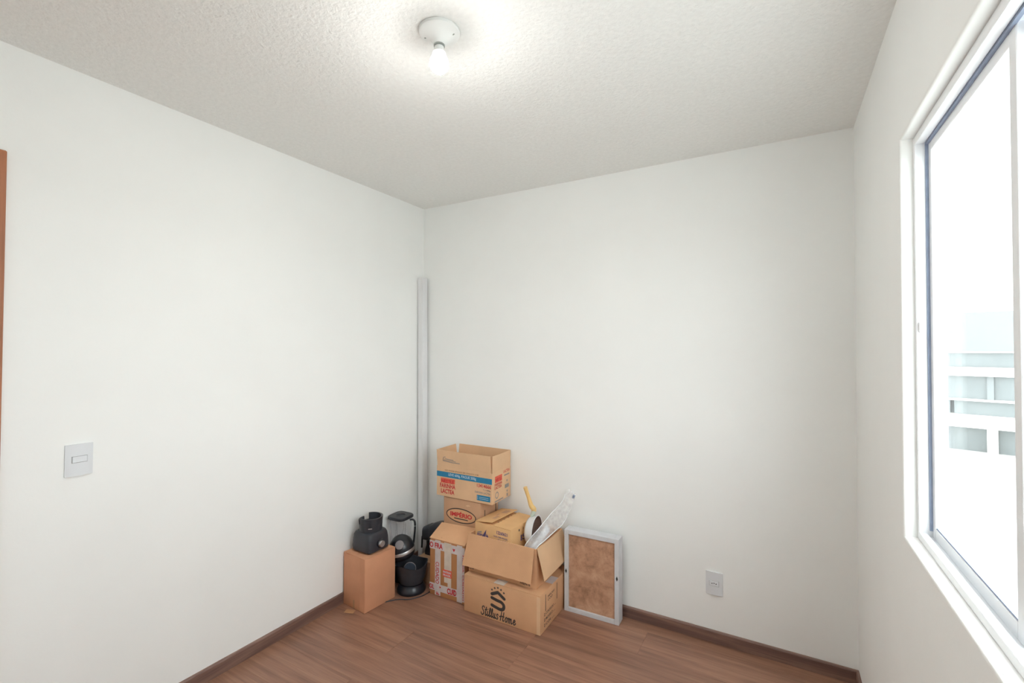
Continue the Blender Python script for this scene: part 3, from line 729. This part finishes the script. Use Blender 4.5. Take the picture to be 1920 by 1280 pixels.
for a, b, q in ((0.05, 0.062, 0.012), (0.075, 0.085, 0.010), (0.11, 0.118, 0.012), (0.15, 0.16, 0.012), (0.185, 0.193, 0.014), (0.22, 0.232, 0.012)):
    on_plane('printed_mark', [rect(a, b, 0.004, q)], 'brown_ink', nb, (0.138, 0, 0.2702), Y, (-1, 0, 0), 0.0012)
for a in ((0.06, 0.11, 0.02, 0.045), (0.17, 0.225, 0.02, 0.06), (0.12, 0.15, 0.05, 0.06)):
    on_plane('printed_block', [rect(*a)], 'card_dull', nb, (0.122, 0, 0.2860), Y, (-1, 0, -0.125), 0.0010)

# --- pan with wooden handle
pan = thing('frying_pan', 'white pan with brown inside and curved yellow wooden handle standing in box', 'pan', (0.957, -0.188, 0.440))
Rp = Matrix.Rotation(math.radians(6), 4, 'Z') @ Matrix.Rotation(PI / 2, 4, 'Y')
prof = [(0.002, 0.0), (0.052, 0.0), (0.068, 0.005), (0.080, 0.020), (0.087, 0.053), (0.090, 0.0565), (0.087, 0.058), (0.083, 0.056)]
bm = lathe(prof, 40, True, False); bmesh.ops.transform(bm, matrix=Rp, verts=bm.verts); obj('pan_body', bm, 'pan_white', pan, True)
bm = lathe([(0.0828, 0.0555), (0.076, 0.022), (0.064, 0.009), (0.002, 0.005)], 40, False, True); bmesh.ops.transform(bm, matrix=Rp, verts=bm.verts); obj('pan_lining', bm, 'pan_brown', pan, True)
fer = [(0.024, 0.002, 0.080), (0.032, 0.006, 0.098), (0.034, 0.010, 0.110)]
obj('ferrule', tube(smooth_path(fer, 4), 0.0145, 12, flat=0.8), 'ferrule', pan, True)
hp = [(0.034, 0.010, 0.106), (0.032, 0.012, 0.122), (0.018, 0.012, 0.134), (0.008, 0.012, 0.156), (-0.004, 0.008, 0.195), (-0.018, 0.0, 0.243)]
P_ = smooth_path(hp, 6); obj('handle', tube(P_, [0.0145 if i < 5 else 0.0155 + 0.0018 * math.sin(i * 0.2) for i in range(len(P_))], 12, flat=0.8), 'wood_handle', pan, True)
# frame of reference: the pan leans on the small box; its base rests on the box bottom
# --- transparent bag
bagt = thing('plastic_bag', 'long clear crumpled plastic bag leaning out of the open box to the wall', 'bag', (1.05, -0.20, 0.30))
BO = Vector((1.05, -0.20, 0.30))
Ledge = smooth_path([(0.996, -0.318, 0.330), (1.000, -0.300, 0.400), (1.044, -0.215, 0.474), (1.085, -0.130, 0.545), (1.122, -0.060, 0.600), (1.128, -0.040, 0.640), (1.150, -0.030, 0.662)], 8)
Redge = smooth_path([(1.074, -0.335, 0.330), (1.080, -0.325, 0.404), (1.104, -0.240, 0.436), (1.118, -0.160, 0.455), (1.136, -0.085, 0.478), (1.170, -0.050, 0.560), (1.192, -0.030, 0.640)], 8)
def bag_mesh():
    bm = bmesh.new(); nu = len(Ledge); nv = 14; G_ = {}
    for side in (0, 1):
        for i in range(nu):
            a, b = Ledge[i], Redge[i]
            dirv = (b - a).normalized(); tng = (Ledge[min(i + 1, nu - 1)] - Ledge[max(i - 1, 0)]).normalized(); nrm = dirv.cross(tng).normalized()
            for j in range(nv + 1):
                v = j / nv; q = a.lerp(b, v)
                puff = 0.010 * math.sin(PI * v)
                nz = noise.noise(Vector((q.x * 38, q.y * 30, q.z * 34)) + Vector((side * 9, 0, 0))) * 0.007 + noise.noise(Vector((q.x * 90, q.y * 80, q.z * 90))) * 0.0015
                off = (puff + nz * math.sin(PI * v) ** 0.5) * (1 if side == 0 else -1)
                q2 = q + nrm * off
                q2.y = min(q2.y, -0.006)
                G_[side, i, j] = bm.verts.new(q2 - BO)
    for side in (0, 1):
        for i in range(nu - 1):
            for j in range(nv):
                bm.faces.new((G_[side, i, j], G_[side, i + 1, j], G_[side, i + 1, j + 1], G_[side, i, j + 1]))
    return bm
obj('film', bag_mesh(), 'bag', bagt, True)
obj('hem', tube([p - BO for p in Ledge[4:-10]], 0.0022, 6), 'pan_white', bagt, True)
obj('hem', tube([p - BO for p in Redge[6:-12]], 0.0028, 6), 'pan_white', bagt, True)
bm = bmesh.new(); mid0 = (Ledge[4].lerp(Redge[4], 0.25) - BO, Ledge[4].lerp(Redge[4], 0.75) - BO); k9 = 20
mid1 = (Ledge[k9].lerp(Redge[k9], 0.22) - BO, Ledge[k9].lerp(Redge[k9], 0.70) - BO)
slab(bm, [mid0[0], mid0[1], mid1[1], mid1[0]], 0.004)
obj('grey_strip', bm, 'alu', bagt)
bm = lathe([(0.0, -0.012), (0.006, -0.010), (0.007, 0.0), (0.006, 0.010), (0.0, 0.012)], 12)
o = obj('dark_cap', bm, 'gasket', bagt, True, loc=(1.183 - BO.x, -0.045 - BO.y, 0.628 - BO.z)); o.rotation_euler = (0.3, 0.5, 0)

# ================================================================== FRAMED BOARD
fb2 = thing('framed_board', 'shallow grey-white framed tray with mottled brown board against the back wall', 'frame', (1.1565, -0.119, 0), math.radians(1.2))
w, d_, h = 0.316, 0.072, 0.459; r = 0.0245
obj('frame_rail', nbox(0, r, 0, d_, 0.0005, h, bevel=0.0012), 'alu', fb2)
obj('frame_rail', nbox(w - r, w, 0, d_, 0.0005, h, bevel=0.0012), 'alu', fb2)
obj('frame_rail', nbox(r + 0.0002, w - r - 0.0002, 0, d_, 0.0005, r, bevel=0.0012), 'alu', fb2)
obj('frame_rail', nbox(r + 0.0002, w - r - 0.0002, 0, d_, h - r, h, bevel=0.0012), 'alu', fb2)
obj('board', nbox(r + 0.0003, w - r - 0.0003, 0.010, 0.018, r + 0.0003, h - r - 0.0003), 'board', fb2)
for px_, pz_ in ((0.011, 0.225), (w - 0.011, 0.248)):
    bm = bmesh.new(); pts = [(0, -0.015), (0.0058, 0), (0, 0.015), (-0.0058, 0)]
    rings(bm, [[(px_ + a, 0.0002, pz_ + b) for a, b in pts], [(px_ + a * 0.7, -0.0015, pz_ + b * 0.7) for a, b in pts]])
    obj('screw', bm, 'hole', fb2)

# ================================================================== BLENDER MOTOR BASE on the plain box
mb = thing('blender_motor_base', 'black blender motor base with chrome knob on the plain box', 'blender', (0.116, -0.594, 0.3014), math.radians(-3)); mb.scale = (1.07, 1.07, 1.03)
obj('housing', loft([(0.066, 0.066, 0.004, 6), (0.074, 0.075, 0.010, 6), (0.075, 0.076, 0.030, 6), (0.073, 0.074, 0.070, 6), (0.070, 0.071, 0.094, 5.5), (0.064, 0.066, 0.107, 5), (0.056, 0.058, 0.112, 4)], 48), 'black_matte', mb, True)
for a, b in ((-1, -1), (1, -1), (1, 1), (-1, 1)):
    obj('foot', lathe([(0.008, 0.0002), (0.008, 0.005)], 12), 'black', mb, loc=(a * 0.05, b * 0.05, 0))
def collar(r0, r1, z0, z1, a0, a1, n=40, wall=0.008):
    bm = bmesh.new(); ri, ro = [], []
    secs = []
    for i in range(n + 1):
        t = a0 + (a1 - a0) * i / n; c, s = math.cos(t), math.sin(t)
        secs.append([bm.verts.new((r * c, r * s, z)) for r, z in ((r0, z0), (r1, z1), (r1 - wall, z1), (r0 - wall, z0))])
    for i in range(n):
        for k in range(4): bm.faces.new((secs[i][k], secs[i][(k + 1) % 4], secs[i + 1][(k + 1) % 4], secs[i + 1][k]))
    bm.faces.new(secs[0]); bm.faces.new(secs[-1][::-1]); return bm
obj('collar', collar(0.061, 0.063, 0.111, 0.150, 0, 2 * PI * 0.9999, 48), 'black_matte', mb, True)
obj('collar_arm', collar(0.0625, 0.065, 0.1502, 0.186, math.radians(-105), math.radians(150), 40), 'black_matte', mb, True)
obj('collar_arm', collar(0.0625, 0.065, 0.1502, 0.172, math.radians(178), math.radians(238), 14), 'black_matte', mb, True)
obj('drive_coupling', lathe([(0.018, 0.112), (0.018, 0.128), (0.012, 0.132)], 12), 'black', mb, True)
bm = lathe([(0.025, 0), (0.0245, 0.004), (0.020, 0.006)], 28); bmesh.ops.transform(bm, matrix=Matrix.Rotation(PI / 2, 4, 'Y'), verts=bm.verts)
obj('knob_ring', bm, 'black', mb, True, loc=(0.0735, 0.003, 0.046))
bm = lathe([(0.0180, 0), (0.0178, 0.012), (0.016, 0.0145)], 28); bmesh.ops.transform(bm, matrix=Matrix.Rotation(PI / 2, 4, 'Y'), verts=bm.verts)
obj('knob', bm, 'silver', mb, True, loc=(0.0790, 0.003, 0.046))
o = obj('badge', nbox(-0.010, 0.010, -0.0008, 0.0008, -0.0025, 0.0025), 'silver', mb, loc=(0.0455, -0.0435, 0.134)); o.rotation_euler.z = math.radians(46)

# ================================================================== COMPLETE BLENDER with jar
bl = thing('blender', 'blender with clear ribbed jar and black lid behind the mixer', 'blender', (0.080, -0.304, 0), math.radians(2))
obj('motor_base', loft([(0.068, 0.068, 0.0008, 5), (0.070, 0.070, 0.012, 5), (0.066, 0.066, 0.09, 5), (0.058, 0.058, 0.135, 4), (0.050, 0.050, 0.150, 3)], 40), 'black', bl, True)
bm = bmesh.new(); seg = 40
js = [(0.050, 0.050, 0.152, 3.0), (0.054, 0.054, 0.170, 3.2), (0.058, 0.058, 0.26, 3.6), (0.063, 0.063, 0.383, 4)]
rings(bm, [sq(*s, seg=seg) for s in js], True, False)
jar = obj('jar', bm, 'jar_glass', bl, True)
for a in (0.4, 1.17, 1.97, 2.74, 3.54, 4.31, 5.11, 5.88):
    c, s = math.cos(a), math.sin(a)
    obj('rib', tube([(c * 0.058, s * 0.0048, 0.165), (c * 0.066, s * 0.066, 0.30), (c * 0.070, s * 0.070, 0.37)], 0.0022, 6), 'jar_glass', jar, True)
obj('lid', loft([(0.064, 0.064, 0.3845, 4), (0.069, 0.069, 0.388, 4), (0.069, 0.069, 0.398, 4), (0.064, 0.064, 0.404, 4), (0.034, 0.034, 0.4045, 2), (0.030, 0.030, 0.4045, 2), (0.027, 0.027, 0.399, 2)], 40), 'black_matte', bl, True)
ca, sa = math.cos(math.radians(28)), math.sin(math.radians(28))
hp = [(0.060, 0.372), (0.078, 0.374), (0.092, 0.360), (0.094, 0.320), (0.090, 0.270), (0.082, 0.215), (0.060, 0.200)]
obj('jar_handle', tube(smooth_path([(q * ca, q * sa, z) for q, z in hp], 6), 0.0062, 10), 'black', bl, True)

# ================================================================== MIXER with bowl
mx_ = thing('stand_mixer', 'black stand mixer with bowl, silver band and grey round button', 'mixer', (0.250, -0.386, 0))
obj('base', lathe([(0.086, 0.0008), (0.089, 0.006), (0.087, 0.018), (0.079, 0.034), (0.073, 0.044), (0.072, 0.050), (0.062, 0.0505)], 48), 'black', mx_, True)
wob = lambda t, z: 0.0 if z < 0.12 else (0.009 * math.cos(3 * (t - 0.62))) * min(1, (z - 0.12) / 0.05)
bm = lathe([(0.060, 0.0512), (0.070, 0.0545), (0.079, 0.074), (0.088, 0.104), (0.0945, 0.140), (0.098, 0.166), (0.1005, 0.170), (0.096, 0.169), (0.092, 0.140), (0.085, 0.106), (0.074, 0.076), (0.060, 0.060), (0.001, 0.058)], 54, True, True, wob=wob)
obj('bowl', bm, 'black_matte', mx_, True)
bm = tube([(0.036 * math.cos(2 * PI * k / 24), 0.0, 0.036 * math.sin(2 * PI * k / 24)) for k in range(24)], 0.0024, 6, closed=True)
o = obj('beater', bm, 'grey_plastic', mx_, True, loc=(0.004, -0.020, 0.140)); o.rotation_euler.z = math.radians(38)
o = obj('beater_disc', lathe([(0.034, -0.001), (0.034, 0.001)], 28), 'dark_glass', mx_, True, loc=(0.004, -0.0185, 0.140)); o.rotation_euler = (PI / 2, 0, math.radians(38))
# head: a dome over the bowl, tilted
hd = obj('head', lathe([(0.052, -0.045), (0.068, -0.030), (0.0750, -0.012), (0.0760, -0.001)] + [(0.076 * math.cos(PI / 2 * k / 10), 0.0105 + 0.086 * math.sin(PI / 2 * k / 10)) for k in range(0, 11)], 44), 'black', mx_, True, loc=(-0.043, -0.035, 0.245))
hd.rotation_euler = Matrix.Rotation(math.radians(-14), 3, Vector((-0.62, 0.78, 0))).to_euler()
obj('silver_band', lathe([(0.0755, -0.008), (0.0775, -0.006), (0.0782, 0.009), (0.0762, 0.012)], 44, False, False), 'silver', hd, True)
dirn = Vector((0.52, -0.62, 0.60)).normalized()
bm = lathe([(0.026, -0.006), (0.026, 0.001), (0.023, 0.003)], 28); bmesh.ops.transform(bm, matrix=dirn.to_track_quat('Z', 'Y').to_matrix().to_4x4(), verts=bm.verts)
obj('button', bm, 'grey_plastic', hd, True, loc=(dirn.x * 0.0780, dirn.y * 0.0780, 0.0105 + dirn.z * 0.0845))
obj('arm', tube([(-0.096, -0.078, 0.001), (-0.098, -0.080, 0.12), (-0.092, -0.076, 0.19), (-0.075, -0.062, 0.232)], [0.018, 0.016, 0.017, 0.020], 14), 'black', mx_, True)

# ================================================================== BLACK APPLIANCE behind
ap = thing('black_appliance', 'black upright kitchen appliance with flared top in the corner behind the mixer', 'appliance', (0.222, -0.165, 0.1352))
obj('column', loft([(0.036, 0.034, 0.0006, 4), (0.036, 0.034, 0.02, 4), (0.028, 0.028, 0.06, 3), (0.030, 0.030, 0.12, 3)], 28), 'black', ap, True)
bm = bmesh.new()
secs = []
for k, (xx, zc, hz, hy) in enumerate(((-0.052, 0.135, 0.028, 0.030), (-0.046, 0.140, 0.044, 0.040), (-0.010, 0.150, 0.052, 0.046), (0.012, 0.153, 0.050, 0.045), (0.016, 0.155, 0.055, 0.048), (0.060, 0.166, 0.062, 0.052), (0.108, 0.176, 0.064, 0.054), (0.113, 0.177, 0.058, 0.048))):
    secs.append([(xx, y_, zc + z_ - 0.01) for (y_, z_, _) in sq(hy, hz, 0, 3.5, 28)])
rings(bm, secs); obj('flared_head', bm, 'black_matte', ap, True)
obj('silver_knob', lathe([(0.007, 0), (0.007, 0.006), (0.004, 0.009)], 16), 'silver', ap, True, loc=(0.022, -0.032, 0.066)).rotation_euler = (PI / 2, 0, 0.6)
obj('tail_lever', tube([(-0.052, -0.01, 0.13), (-0.064, -0.016, 0.10), (-0.066, -0.018, 0.03)], 0.006, 8), 'black', ap, True)

# ================================================================== small floor things
pts = smooth_path([(0.216, -0.575, 0.0032), (0.262, -0.515, 0.0032), (0.318, -0.482, 0.0032), (0.356, -0.420, 0.0032), (0.366, -0.372, 0.0032), (0.369, -0.300, 0.0032)], 8)
tag(obj('power_cord', tube(pts, 0.0028, 8), 'black_matte', None, True), 'thin dark power cord lying on the floor in front of the mixer', 'cord')
bm = bmesh.new(); box(bm, -0.028, 0.028, -0.017, 0.017, 0.0003, 0.0010)
o = tag(obj('tape_scrap', bm, 'brown_tape', None, loc=(0.112, -0.742, 0)), 'scrap of brown tape stuck on the floor by the plain box', 'tape scrap'); o.rotation_euler.z = 0.35

# ================================================================== OUTSIDE
GZ = -4.82
g = struct(obj('outside_ground', nbox(2.75, 260, -200, 260, GZ - 0.5, GZ), 'asphalt'))
bd = thing('building', 'pale low building with white bands seen through the window', 'building', (7.80, 38.8, GZ), math.radians(-19.4))
BL_, BD_ = 30.0, 12.0
def part(name, x0, x1, y0, y1, z0, z1, m): return obj(name, nbox(x0, x1, y0, y1, max(0.0, z0 + 6.3), z1 + 6.3), m, bd)
part('core_wall', 0.1, BL_, 0.9, BD_, -6.3, 2.3, 'facade_pale')
part('parapet', 0, BL_, 0.0, 0.9, 0.0, 2.45, 'facade_pale')
part('coping', -0.1, BL_, -0.1, 0.9, -0.1, -0.0005, 'facade_white')
part('upper_wall', 0, BL_, 0.25, 0.899, -1.0, -0.101, 'facade_glass')
part('white_beam', -0.1, BL_, -0.2, 0.899, -1.55, -1.001, 'facade_white')
for k in range(10):
    part('window', 0.2 + k * 3.0, 2.9 + k * 3.0, 0.30, 0.899, -3.0, -1.551, 'facade_glass')
    part('pier', -0.1 + k * 3.0, 0.1995 + k * 3.0, 0.1, 0.899, -3.0, -1.551, 'facade_pale')
part('ledge', -0.1, BL_, -0.05, 0.899, -3.12, -3.001, 'facade_white')
for k in range(7):
    part('lower_window', 0.2 + k * 4.2, 4.2 + k * 4.2, 0.30, 0.899, -4.0, -3.121, 'facade_glass')
part('white_band', -0.1, BL_, -0.4, 0.899, -4.75, -4.001, 'facade_white')
for k in range(10):
    part('pillar', 0.0 + k * 2.95, 0.45 + k * 2.95, -0.3, 0.40, -6.3, -4.751, 'facade_white')
    part('recess', 0.46 + k * 2.95, 2.94 + k * 2.95, 0.5, 0.899, -6.3, -4.751, 'facade_glass')
